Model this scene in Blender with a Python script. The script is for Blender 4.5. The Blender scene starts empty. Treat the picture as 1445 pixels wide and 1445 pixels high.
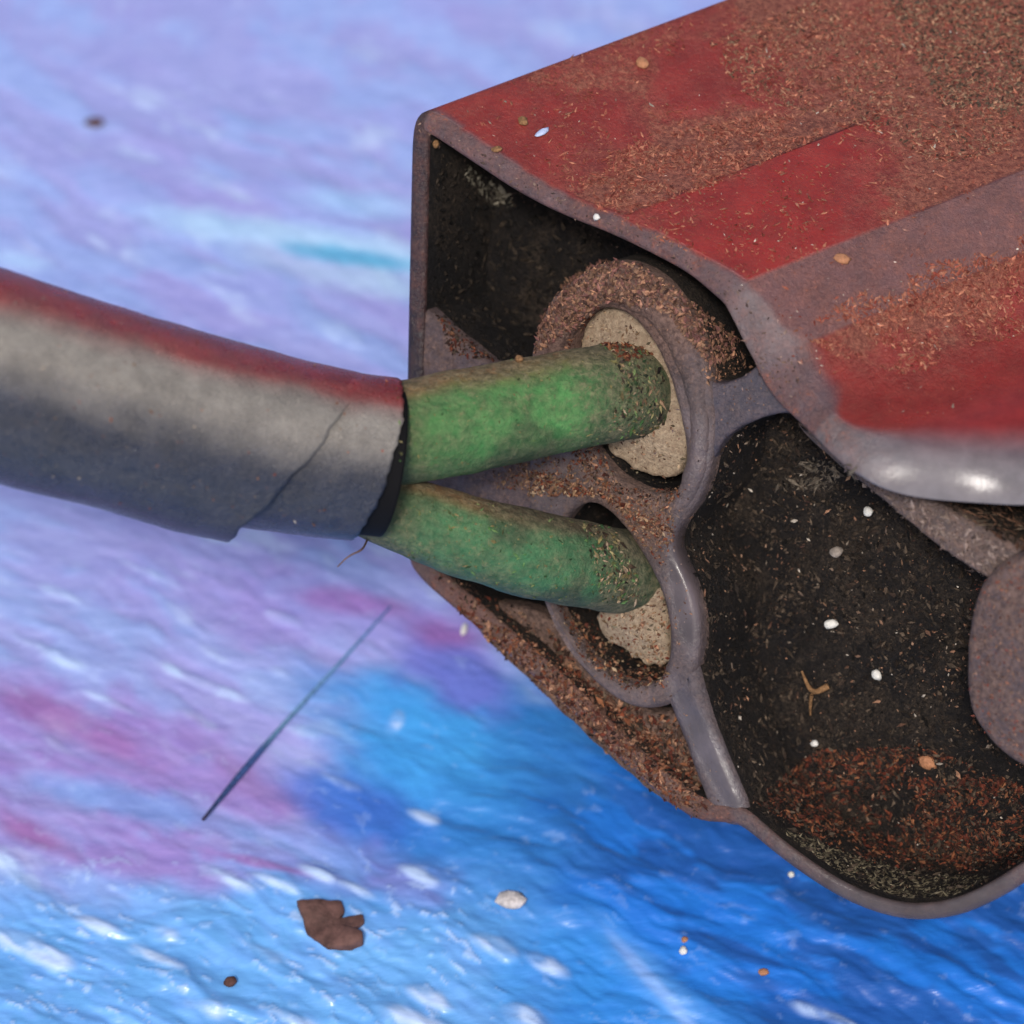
import bpy, bmesh, math, random
import numpy as np
from mathutils import Vector, Matrix, noise as mnoise
from mathutils.geometry import delaunay_2d_cdt
from mathutils.bvhtree import BVHTree

scene = bpy.context.scene
COL = scene.collection
rng = np.random.default_rng(11)
random.seed(11)
scene.unit_settings.scale_length = 0.01          # one unit is one centimetre

# ------------------------------------------------------------------ camera
ELEV = math.radians(50)
HALF = math.radians(10)
DIST = 10.2
W = 1445.0
TH = math.tan(HALF)
PX = 2 * DIST * TH / W                           # units per photo pixel at the focus plane
RIGHT = np.array([1.0, 0, 0])
UP = np.array([0, math.sin(ELEV), math.cos(ELEV)])
FWD = np.array([0, math.cos(ELEV), -math.sin(ELEV)])
Z_FOCUS = 1.22                                   # height of the aimed point above the board
AIM = np.array([0, 0, Z_FOCUS])
CAM = AIM - FWD * DIST
cam_d = bpy.data.cameras.new('camera'); cam = bpy.data.objects.new('camera', cam_d); COL.objects.link(cam)
cam.location = CAM
cam.rotation_euler = (math.radians(90) - ELEV, 0, 0)
cam_d.sensor_width = 36; cam_d.angle = 2 * HALF
cam_d.clip_start = 0.1; cam_d.clip_end = 500
cam_d.dof.use_dof = True
cam_d.dof.focus_distance = DIST - 0.12
cam_d.dof.aperture_fstop = 0.6
scene.camera = cam

# ------------------------------------------------------------------ light
SUN_ELEV, SUN_AZ = math.radians(54), math.radians(190)      # azimuth clockwise from +y
world = bpy.data.worlds.new("World"); scene.world = world; world.use_nodes = True
wn = world.node_tree.nodes; wl = world.node_tree.links
bg = wn['Background']
sky = wn.new('ShaderNodeTexSky'); sky.sky_type = 'NISHITA'; sky.sun_disc = False
sky.sun_elevation = SUN_ELEV; sky.sun_rotation = SUN_AZ
sky.dust_density = 3.0; sky.air_density = 1.0; sky.ozone_density = 1.0
wl.new(sky.outputs['Color'], bg.inputs['Color'])
bg.inputs['Strength'].default_value = 0.085
sd = bpy.data.lights.new('sun', 'SUN'); so = bpy.data.objects.new('sun', sd); COL.objects.link(so)
sd.energy = 1.5; sd.angle = math.radians(10); sd.color = (1.0, 0.95, 0.88)
to_sun = Vector((math.sin(SUN_AZ) * math.cos(SUN_ELEV), math.cos(SUN_AZ) * math.cos(SUN_ELEV), math.sin(SUN_ELEV)))
so.rotation_euler = to_sun.to_track_quat('Z', 'Y').to_euler()
so.location = (0, 0, 30)
scene.view_settings.view_transform = 'Standard'
scene.view_settings.look = 'None'
scene.view_settings.exposure = 0.62
scene.view_settings.gamma = 1.0

# ------------------------------------------------------------------ maths helpers
def lin(r, g, b):
    f = lambda c: (c / 12.92 if c <= 0.04045 else ((c + 0.055) / 1.055) ** 2.4)
    return np.array([f(r / 255), f(g / 255), f(b / 255)])

def ray(px, py):
    return FWD + ((px - W / 2) / W * 2 * TH) * RIGHT - ((py - W / 2) / W * 2 * TH) * UP

def at_depth(px, py, d):                         # point seen at a photo pixel, d along the view axis
    return CAM + ray(px, py) * d

def at_height(px, py, z=0.0):
    r = ray(px, py); return CAM + r * ((z - CAM[2]) / r[2])

def project(P):
    P = np.asarray(P, float) - CAM
    d = P @ FWD
    x = (P @ RIGHT) / d / (2 * TH) * W + W / 2
    y = -(P @ UP) / d / (2 * TH) * W + W / 2
    return x, y, d

def smooth(a, b, x):
    t = np.clip((x - a) / (b - a), 0, 1); return t * t * (3 - 2 * t)

def _hash(ix, iy, iz, seed):
    n = (ix * 374761393 + iy * 668265263 + iz * 2147483647 + seed * 974634511) & 0xFFFFFFFF
    n = ((n ^ (n >> 13)) * 1274126177) & 0xFFFFFFFF
    n = (n ^ (n >> 16)) & 0xFFFF
    return n / 65535.0

def vnoise(x, y, z=0.0, seed=0):
    x = np.asarray(x, float); y = np.asarray(y, float); z = np.zeros_like(x) + z
    ix, iy, iz = [np.floor(a).astype(np.int64) for a in (x, y, z)]
    fx, fy, fz = x - ix, y - iy, z - iz
    fx, fy, fz = [f * f * (3 - 2 * f) for f in (fx, fy, fz)]
    out = 0
    for dx in (0, 1):
        for dy in (0, 1):
            for dz in (0, 1):
                w = (fx if dx else 1 - fx) * (fy if dy else 1 - fy) * (fz if dz else 1 - fz)
                out = out + w * _hash(ix + dx, iy + dy, iz + dz, seed)
    return out

def fbm(x, y, z=0.0, seed=0, octv=4, gain=0.5):
    a, s, t = 1.0, 0.0, 0.0
    for o in range(octv):
        f = 2 ** o
        s = s + a * vnoise(np.asarray(x) * f + 17.3 * o, np.asarray(y) * f - 9.1 * o, np.asarray(z) * f, seed + o)
        t += a; a *= gain
    return s / t

def chaikin(P, n=2, closed=True):
    P = np.asarray(P, float)
    for _ in range(n):
        Q = np.roll(P, -1, 0) if closed else P[1:]
        A = P if closed else P[:-1]
        P2 = np.empty((len(A) * 2, P.shape[1])); P2[0::2] = A * .75 + Q * .25; P2[1::2] = A * .25 + Q * .75
        if not closed: P2 = np.vstack([P[:1], P2, P[-1:]])
        P = P2
    return P

def resample(P, n, closed=True):
    P = np.asarray(P, float)
    if closed: P = np.vstack([P, P[:1]])
    s = np.r_[0, np.cumsum(np.linalg.norm(np.diff(P, axis=0), axis=1))]
    t = np.linspace(0, s[-1], n + 1)[:-1] if closed else np.linspace(0, s[-1], n)
    return np.stack([np.interp(t, s, P[:, k]) for k in range(P.shape[1])], 1)

# ------------------------------------------------------------------ the plane of the open end, and the housing's long direction
def cam_vec(x, y, z): return RIGHT * x + UP * y + FWD * z
EDIR = np.array([0.92, 0.39 / math.sin(ELEV), 0.0]); EDIR /= np.linalg.norm(EDIR)    # horizontal, away to the right
DIN = 0.5 * EDIR + 0.6 * FWD; DIN /= np.linalg.norm(DIN)                             # into the pockets
E0 = at_depth(800, 600, DIST)
EU = RIGHT - DIN * (RIGHT @ DIN); EU /= np.linalg.norm(EU)
EV = np.cross(EU, DIN); EV /= np.linalg.norm(EV)
if EV @ UP < 0: EV = -EV

def on_end(px, py, rec=0.0):                     # point seen at a pixel on the end plane set back by rec
    r = ray(px, py); o = E0 + DIN * rec
    return CAM + r * (((o - CAM) @ DIN) / (r @ DIN))

def uv_end(pts, rec=0.0):
    o = E0 + DIN * rec
    return np.array([[(on_end(x, y, rec) - o) @ EU, (on_end(x, y, rec) - o) @ EV] for x, y in pts])

def from_uv(Q, rec=0.0):
    Q = np.asarray(Q); return E0 + DIN * rec + Q[:, :1] * EU + Q[:, 1:2] * EV

def inward(Q):                                   # inward unit normals of a closed plane outline
    T = np.roll(Q, -1, 0) - np.roll(Q, 1, 0)
    T /= np.linalg.norm(T, axis=1)[:, None] + 1e-12
    N = np.stack([-T[:, 1], T[:, 0]], 1)
    A = np.sum(Q[:, 0] * np.roll(Q[:, 1], -1) - np.roll(Q[:, 0], -1) * Q[:, 1])
    return N if A > 0 else -N

# ------------------------------------------------------------------ mesh helpers
def link_mesh(name, V, F, mat, parent=None, colors=None, floats=None, smooth_shade=True, mats=None):
    me = bpy.data.meshes.new(name)
    me.from_pydata([tuple(v) for v in np.asarray(V)], [], [tuple(int(i) for i in f) for f in F])
    me.update()
    if smooth_shade:
        me.polygons.foreach_set('use_smooth', np.ones(len(me.polygons), bool))
    if colors is not None:
        a = me.color_attributes.new('paint', 'FLOAT_COLOR', 'POINT')
        c = np.ones((len(V), 4), np.float32); c[:, :3] = colors
        a.data.foreach_set('color', c.ravel())
    for k, v in (floats or {}).items():
        a = me.attributes.new(k, 'FLOAT', 'POINT')
        a.data.foreach_set('value', np.asarray(v, np.float32).ravel())
    me.materials.append(mat)
    o = bpy.data.objects.new(name, me); COL.objects.link(o)
    if parent is not None:
        o.parent = parent
        o.matrix_parent_inverse = world_inv(parent)
    return o

def world_inv(p):
    m = Matrix.Identity(4)
    while p is not None:
        m = (p.matrix_parent_inverse @ Matrix.Translation(p.location)) @ m if False else Matrix.Translation(p.location) @ m
        p = None
    return m.inverted()

def thing(name, label, cat, loc, group=None):
    o = bpy.data.objects.new(name, None); COL.objects.link(o)
    o.location = Vector(loc); o.empty_display_size = 0.1
    o['label'] = label; o['category'] = cat
    if group: o['group'] = group
    return o

def tag(o, label, cat, group=None):
    o['label'] = label; o['category'] = cat
    if group: o['group'] = group
    return o

def grid_faces(nr, nc, wrap=True, off=0):
    F = []
    m = nc if wrap else nc - 1
    for i in range(nr - 1):
        for j in range(m):
            k = (j + 1) % nc
            F.append((off + i * nc + j, off + i * nc + k, off + (i + 1) * nc + k, off + (i + 1) * nc + j))
    return F

# ------------------------------------------------------------------ materials
class Mat:
    def __init__(self, name):
        self.m = bpy.data.materials.new(name); self.m.use_nodes = True
        self.n = self.m.node_tree.nodes; self.l = self.m.node_tree.links
        self.b = self.n['Principled BSDF']
        self.tc = self.n.new('ShaderNodeTexCoord').outputs['Object']
    def noise(self, scale, detail=4, rough=0.55, dist=0.0, vec=None):
        t = self.n.new('ShaderNodeTexNoise'); t.inputs['Scale'].default_value = scale
        t.inputs['Detail'].default_value = detail; t.inputs['Roughness'].default_value = rough
        t.inputs['Distortion'].default_value = dist
        self.l.new(vec or self.tc, t.inputs['Vector']); return t.outputs['Fac']
    def stretch(self, scale, rot=(0, 0, 0)):
        t = self.n.new('ShaderNodeMapping'); t.inputs['Scale'].default_value = scale; t.inputs['Rotation'].default_value = rot
        self.l.new(self.tc, t.inputs['Vector']); return t.outputs['Vector']
    def voro(self, scale, feature='F1', out='Distance', vec=None):
        t = self.n.new('ShaderNodeTexVoronoi'); t.inputs['Scale'].default_value = scale; t.feature = feature
        self.l.new(vec or self.tc, t.inputs['Vector']); return t.outputs[out]
    def attr(self, name, out='Color'):
        t = self.n.new('ShaderNodeAttribute'); t.attribute_name = name; return t.outputs[out]
    def val(self, x):
        return x
    def math(self, op, a, b=0.0, clamp=False):
        t = self.n.new('ShaderNodeMath'); t.operation = op; t.use_clamp = clamp
        for i, v in enumerate((a, b)):
            if hasattr(v, 'is_linked'): self.l.new(v, t.inputs[i])
            else: t.inputs[i].default_value = v
        return t.outputs[0]
    def ramp(self, x, a, b, lo=0.0, hi=1.0):
        t = self.n.new('ShaderNodeMapRange'); t.interpolation_type = 'SMOOTHSTEP'
        self.l.new(x, t.inputs['Value'])
        for k, v in (('From Min', a), ('From Max', b), ('To Min', lo), ('To Max', hi)):
            if hasattr(v, 'is_linked'): self.l.new(v, t.inputs[k])
            else: t.inputs[k].default_value = v
        return t.outputs['Result']
    def mix(self, f, a, b, mode='MIX'):
        t = self.n.new('ShaderNodeMix'); t.data_type = 'RGBA'; t.blend_type = mode
        if hasattr(f, 'is_linked'): self.l.new(f, t.inputs[0])
        else: t.inputs[0].default_value = f
        for i, v in ((6, a), (7, b)):
            if hasattr(v, 'is_linked'): self.l.new(v, t.inputs[i])
            else: t.inputs[i].default_value = (float(v[0]), float(v[1]), float(v[2]), 1)
        return t.outputs[2]
    def bump(self, h, strength, dist, prev=None):
        t = self.n.new('ShaderNodeBump'); t.inputs['Strength'].default_value = strength; t.inputs['Distance'].default_value = dist
        self.l.new(h, t.inputs['Height'])
        if prev is not None: self.l.new(prev, t.inputs['Normal'])
        return t.outputs['Normal']
    def set(self, color=None, rough=None, normal=None, spec=None, coat=None):
        for k, v in (('Base Color', color), ('Roughness', rough), ('Normal', normal), ('Specular IOR Level', spec), ('Coat Weight', coat)):
            if v is None: continue
            if hasattr(v, 'is_linked'): self.l.new(v, self.b.inputs[k])
            elif k == 'Base Color': self.b.inputs[k].default_value = (float(v[0]), float(v[1]), float(v[2]), 1)
            else: self.b.inputs[k].default_value = v
        return self.m

def mat_dusty(name, base, dust_a, dust_b, amount=None, gloss=0.4, scale=26.0, cover=0.5, use_paint=False, spec=0.5, film=0.10, shine=False, relief=0.12):
    """plastic under a broken coat of dust; 'dust' point attribute (0..1) or a constant sets how much of it is covered"""
    M = Mat(name)
    basec = M.attr('paint') if use_paint else base
    fine = M.noise(scale * 2.4, 6, 0.68, 0.6)
    mid = M.noise(scale * 0.55, 5, 0.6, 0.3)
    d = M.attr('dust', 'Fac') if amount is None else (M.ramp(M.noise(3.2, 4, .6, .4), .36, .64, .1, .72) if amount == 'patchy' else amount)
    comb = M.math('ADD', M.math('MULTIPLY', fine, 0.62), M.math('MULTIPLY', mid, 0.38))
    thr = M.math('SUBTRACT', 0.78, M.math('MULTIPLY', d, 0.56))
    mask = M.ramp(comb, M.math('SUBTRACT', thr, 0.08), M.math('ADD', thr, 0.08))
    haze = M.math('MULTIPLY', M.math('ADD', M.math('MULTIPLY', d, 0.6), film), M.ramp(mid, 0.25, 0.75, 0.35, 1.5))
    cover_ = M.math('MAXIMUM', M.math('MULTIPLY', mask, cover), haze, clamp=True)
    if shine: cover_ = M.math('MULTIPLY', cover_, M.math('SUBTRACT', 1.0, M.math('MULTIPLY', M.attr('shine', 'Fac'), 0.9)))
    tone = M.ramp(M.noise(scale * 1.7, 5, 0.7, 0.2), 0.32, 0.68)
    dc = M.mix(tone, dust_a, dust_b)
    mott = M.ramp(M.noise(scale * 0.3, 4, 0.6), 0.3, 0.7, 0.82, 1.15)
    t = M.n.new('ShaderNodeHueSaturation'); M.l.new(mott, t.inputs['Value'])
    if hasattr(basec, 'is_linked'): M.l.new(basec, t.inputs['Color'])
    else: t.inputs['Color'].default_value = (*[float(c) for c in basec], 1)
    col = M.mix(cover_, t.outputs['Color'], dc)
    rough = M.ramp(cover_, 0.0, 0.6, gloss, 0.95)
    if shine: rough = M.math('MULTIPLY', rough, M.math('SUBTRACT', 1.0, M.math('MULTIPLY', M.attr('shine', 'Fac'), 0.5)))
    amp = M.math('ADD', M.math('MULTIPLY', d, 1.0), relief)
    if shine: amp = M.math('MULTIPLY', amp, M.math('SUBTRACT', 1.0, M.math('MULTIPLY', M.attr('shine', 'Fac'), 0.9)))
    b1 = M.bump(M.math('MULTIPLY', comb, amp), 0.85, 0.05)
    b2 = M.bump(M.noise(scale * 7, 3, 0.6), 0.10, 0.006, b1)
    return M.set(col, rough, b2, spec)

def mat_grain(name):
    M = Mat(name)
    f = M.noise(60, 4, 0.7)
    c = M.mix(M.ramp(f, 0.3, 0.7), (0.55, 0.5, 0.48), (1.15, 1.1, 1.05))
    return M.set(M.mix(1.0, M.attr('paint'), c, 'MULTIPLY'), 0.9, M.bump(M.noise(140, 3), 0.4, 0.01), 0.2)

RED = lin(132, 37, 31)  # red of the top, partly a reflection put into the colour
GREYV = lin(88, 74, 78)
BLACK = np.array([0.011, 0.010, 0.011])
M_SHELL = mat_dusty('black_plastic_reflected_red', RED, lin(112, 62, 52), lin(176, 112, 90), None, 0.30, 30, 0.8, True, film=0.04, shine=True)
M_POCKET = mat_dusty('dusty_black_plastic', BLACK, lin(32, 28, 25), lin(92, 78, 66), 'patchy', 0.6, 40, 0.6, film=.015, spec=.25, relief=.9)
M_COLLAR = mat_dusty('worn_grey_plastic', lin(88, 82, 92), lin(78, 58, 50), lin(146, 116, 102), None, 0.34, 30, 0.75, True, shine=True, film=.06)
M_RIB = M_COLLAR
M_STRIP = M_COLLAR
M_PLUG = mat_dusty('tan_sealant', lin(172, 150, 124), lin(116, 92, 74), lin(196, 174, 148), 0.52, 0.8, 34, 0.7)
M_CABLE = mat_dusty('rubber_painted_sheen', RED, lin(84, 78, 74), lin(160, 150, 136), None, 0.25, 40, 0.4, True, film=0.015, spec=.6, relief=.28)
M_MOUTH = Mat('mouth_shade_black').set(BLACK * .5, .8, None, .15)
M_WIRE = mat_dusty('green_wire_insulation', RED, lin(70, 76, 52), lin(150, 138, 106), None, 0.5, 24, 0.7, True, film=0.05)
M_GRAIN = mat_grain('dust_grains')

# ------------------------------------------------------------------ painted board
def blob(u, v, cx, cy, rx, ry, ang=0.0, soft=0.5, wob=0.0, seed=1):
    a = math.radians(ang); c, s = math.cos(a), math.sin(a)
    du, dv = u - cx, v - cy
    p, q = (du * c + dv * s) / rx, (-du * s + dv * c) / ry
    r = np.sqrt(p * p + q * q)
    if wob: r = r + wob * (fbm(u / 60, v / 60, 0, seed, 3) - 0.5) * 2
    return 1 - smooth(1 - soft, 1 + soft, r)

def board_axis(lo, hi, dense, n_out, ext):
    core = np.arange(lo, hi, dense)
    g = np.geomspace(dense, ext, n_out)
    return np.r_[(lo - np.cumsum(g))[::-1], core, hi + np.cumsum(g)]

def make_board():
    xs = board_axis(-2.7, 3.0, 0.0085, 34, 8.0)
    ys = board_axis(-2.6, 3.6, 0.0095, 34, 8.0)
    X, Y = np.meshgrid(xs, ys)
    nx, ny = len(xs), len(ys)
    P = np.stack([X, Y, np.zeros_like(X)], -1).reshape(-1, 3)
    far = (np.abs(P[:, 0]) > 4) | (np.abs(P[:, 1]) > 5)
    u, v, d = project(P); bad = d < 1; u = np.where(bad, 700, u); v = np.where(bad, 700, v)
    u = np.clip(u, -900, 2400); v = np.clip(v, -900, 2400)
    # warped stroke coordinates: strokes run down to the right
    wu = u + 60 * (fbm(u / 160, v / 160, 0, 5) - .5); wv = v + 60 * (fbm(u / 160, v / 160, 0, 9) - .5)
    def stroke(ang, lu, lv, seed, octv=4):
        a = math.radians(ang); c, s = math.cos(a), math.sin(a)
        return fbm((wu * c + wv * s) / lu, (-wu * s + wv * c) / lv, 0, seed, octv)
    S1 = stroke(24, 130, 34, 21); S2 = stroke(18, 200, 60, 33); S3 = stroke(35, 60, 22, 41)
    lav, peri, pale = lin(157, 163, 220), lin(154, 174, 230), lin(190, 210, 244)
    pink, mag, sky_, blue, deep = lin(152, 120, 190), lin(150, 88, 148), lin(100, 166, 228), lin(54, 124, 198), lin(36, 86, 168)
    C = lav + (peri - lav) * smooth(.40, .62, S1)[:, None]
    def over(col, m): 
        nonlocal C
        C = C + (np.asarray(col) - C) * np.clip(m, 0, 1)[:, None]
    over(lin(166, 148, 218), smooth(.52, .66, S2) * .25 * smooth(-50, 300, u))
    over(pale, smooth(.64, .80, stroke(22, 80, 26, 77)) * .55 * (1 - .5 * smooth(100, 300, 300 - v)))
    # sky-blue wash along the bottom, deep blue at the right
    low = smooth(1150, 1330, v + .10 * u + 120 * (S2 - .5))
    over(sky_, low * .95)
    over(lin(120, 176, 244), smooth(.45, .65, S3) * low * .6)
    rightb = smooth(-70, 90, u - 470 + (v - 1120) * .0 + 160 * (S1 - .5)) * smooth(930, 1010, v + .05 * (900 - u) + 90 * (S1 - .5))
    over(blue, rightb * (1 - smooth(1180, 1330, v) * (1 - smooth(620, 860, u))))
    over(lin(72, 164, 236), blob(u, v, 590, 1040, 140, 70, 25, .6, .4, 3) * .8)
    over(lin(64, 110, 200), blob(u, v, 480, 1130, 110, 40, 15, .6, .3, 4) * .9)
    dr = smooth(700, 960, u + 140 * (S2 - .5)) * smooth(1010, 1130, v + 60 * (S1 - .5))
    over(deep, dr * .85)
    over(lin(40, 122, 220), dr * smooth(.46, .62, stroke(20, 110, 30, 55)) * .8)
    over(lin(60, 150, 235), blob(u, v, 900, 1420, 190, 90, 30, .6, .4, 6) * .6)
    over(lin(104, 116, 204), blob(u, v, 640, 940, 90, 50, 30, .5, .5, 8) * .9)
    # pink
    pk = np.maximum.reduce([blob(u, v, 90, 1070, 280, 95, 14, .35, .5, 12), blob(u, v, 330, 1110, 110, 55, 20, .4, .5, 13),
                            blob(u, v, 100, 1180, 240, 40, 12, .4, .4, 14), blob(u, v, 420, 1200, 190, 40, 14, .5, .5, 15) * .6])
    over(pink, pk * (.38 + .42 * smooth(.35, .6, S1)))
    over(sky_, blob(u, v, 170, 1125, 150, 22, 12, .6, .6, 16) * .5)
    over(mag, blob(u, v, 90, 1010, 100, 20, 24, .7, .8, 17) * .55)
    over(mag, blob(u, v, 50, 1172, 60, 16, 30, .7, .8, 18) * .7)
    over(mag, blob(u, v, 500, 845, 80, 14, 8, .8, .6, 19) * .7)
    over(mag, blob(u, v, 640, 890, 60, 20, 10, .7, .6, 20) * .8)
    over(mag, blob(u, v, 345, 1090, 60, 16, 35, .8, .6, 22) * .4)
    over(lin(150, 120, 204), blob(u, v, 470, 850, 260, 50, 6, .8, .6, 23) * .45)
    over(lin(150, 84, 150), blob(u, v, 370, 1215, 90, 5, 14, .8, .6, 24) * .6)
    # turquoise streak with pale edges beyond the cable
    over(lin(178, 214, 246), blob(u, v, 430, 335, 190, 20, 10, .7, .4, 30) * .9)
    over(lin(176, 206, 236), blob(u, v, 500, 385, 130, 18, 12, .8, .4, 31) * .75)
    over(lin(104, 178, 218), blob(u, v, 505, 357, 90, 11, 8, .6, .4, 32))
    over(lin(170, 208, 250), blob(u, v, 510, 280, 80, 16, 6, .8, .4, 33) * .7)
    over(lin(178, 208, 250), blob(u, v, 25, 360, 40, 13, 8, .8, .3, 34))
    # pale dabs on the stroke ridges, paint and painted sky glints together
    dabs = [(317, 378, 20, 11), (372, 285, 22, 11), (490, 470, 30, 12), (110, 842, 34, 9), (84, 925, 30, 10), (395, 865, 18, 8), (470, 1092, 30, 9),
            (392, 945, 16, 8), (600, 1148, 20, 10), (330, 1240, 34, 11), (395, 1246, 28, 7), (450, 1230, 18, 9), (10, 1205, 26, 15), (20, 1320, 26, 14),
            (60, 1340, 34, 13), (240, 1315, 34, 18), (370, 1335, 32, 12), (300, 1420, 18, 16), (330, 1440, 40, 12), (410, 1430, 30, 12), (585, 1435, 50, 16),
            (600, 1400, 40, 12), (220, 1345, 30, 10), (590, 1230, 24, 10), (500, 1250, 30, 9), (140, 1300, 30, 10), (290, 960, 40, 8), (160, 990, 36, 7),
            (40, 900, 44, 9), (205, 800, 30, 8), (700, 1330, 30, 14), (760, 1350, 26, 12), (740, 1430, 24, 14), (560, 1010, 10, 18), (1180, 1436, 40, 10)]
    dm = np.zeros_like(u)
    for k, (a, b, c, e) in enumerate(dabs):
        dm = np.maximum(dm, blob(u, v, a, b, c * .95, e * .66, 24, .75, 1.3, 100 + k))
    speck = smooth(.72, .84, stroke(30, 26, 12, 88, 3)) * smooth(1180, 1300, v) * (1 - smooth(640, 800, u))
    dm = np.maximum(dm, speck * .6)
    sp2 = smooth(.69, .76, stroke(26, 22, 9, 91, 3)); dm = np.maximum(dm, sp2 * (.12 + .4 * smooth(1150, 1300, v) * (1 - smooth(640, 800, u))))  # small sky glints painted as pale specks
    S4 = stroke(24, 44, 14, 95, 4)
    over(lin(190, 214, 250), dm * (.25 + .8 * smooth(.35, .62, S3)))
    # long pale scrape at the lower right
    over(lin(150, 180, 240), blob(u, v, 935, 1395, 85, 9, 48, .6, .3, 60) * .9)
    over(lin(110, 170, 235), blob(u, v, 935, 1395, 100, 20, 48, .9, .3, 61) * .5)
    # paint relief
    H = 0.05 * (S1 - .5) + 0.012 * (S3 - .5) + 0.05 * (S2 - .5) + 0.012 * dm + .008 * (S4 - .5) * (.3 + .7 * smooth(850, 1150, v))
    H = H * (.6 + .4 * low) * np.where(far, .3, 1)
    P[:, 2] = H - 0.03
    F = np.arange(nx * ny).reshape(ny, nx)
    Q = np.stack([F[:-1, :-1], F[:-1, 1:], F[1:, 1:], F[1:, :-1]], -1).reshape(-1, 4)
    M = Mat('acrylic_painted_board')
    f = M.noise(9, 5, 0.6, 0.4, M.stretch((1, 2.4, 1), (0, 0, -.45)))
    c = M.mix(M.ramp(f, .3, .7), (.9, .9, .94), (1.08, 1.06, 1.03))
    col = M.mix(1.0, M.attr('paint'), c, 'MULTIPLY')
    b = M.bump(M.noise(5, 3, 0.5, 0.3, M.stretch((1, 2.6, 1), (0, 0, -.45))), .15, .05)
    b = M.bump(M.noise(60, 3, .6), .04, .01, b)
    mat = M.set(col, M.ramp(M.noise(5, 3), .3, .7, .2, .36), b, .5)
    me = bpy.data.meshes.new('painted_board')
    me.vertices.add(len(P)); me.vertices.foreach_set('co', P.astype(np.float32).ravel())
    me.loops.add(Q.size); me.loops.foreach_set('vertex_index', Q.astype(np.int32).ravel())
    me.polygons.add(len(Q)); me.polygons.foreach_set('loop_start', np.arange(0, Q.size, 4, dtype=np.int32))
    me.polygons.foreach_set('use_smooth', np.ones(len(Q), bool))
    me.update(calc_edges=True)
    a = me.color_attributes.new('paint', 'FLOAT_COLOR', 'POINT')
    cc = np.ones((len(P), 4), np.float32); cc[:, :3] = np.clip(C, 0, 1); a.data.foreach_set('color', cc.ravel())
    me.materials.append(mat)
    o = bpy.data.objects.new('painted_ground', me); COL.objects.link(o); o['kind'] = 'structure'
    o['label'] = 'painted board in streaks of lavender, pink and blue'
    return o
board = make_board()

# ------------------------------------------------------------------ housing
base = at_height(1270, 1230, 0)
housing = thing('plastic_housing', 'dusty red and black moulded plastic housing with hollow ribbed open end', 'plastic housing', base)

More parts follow.
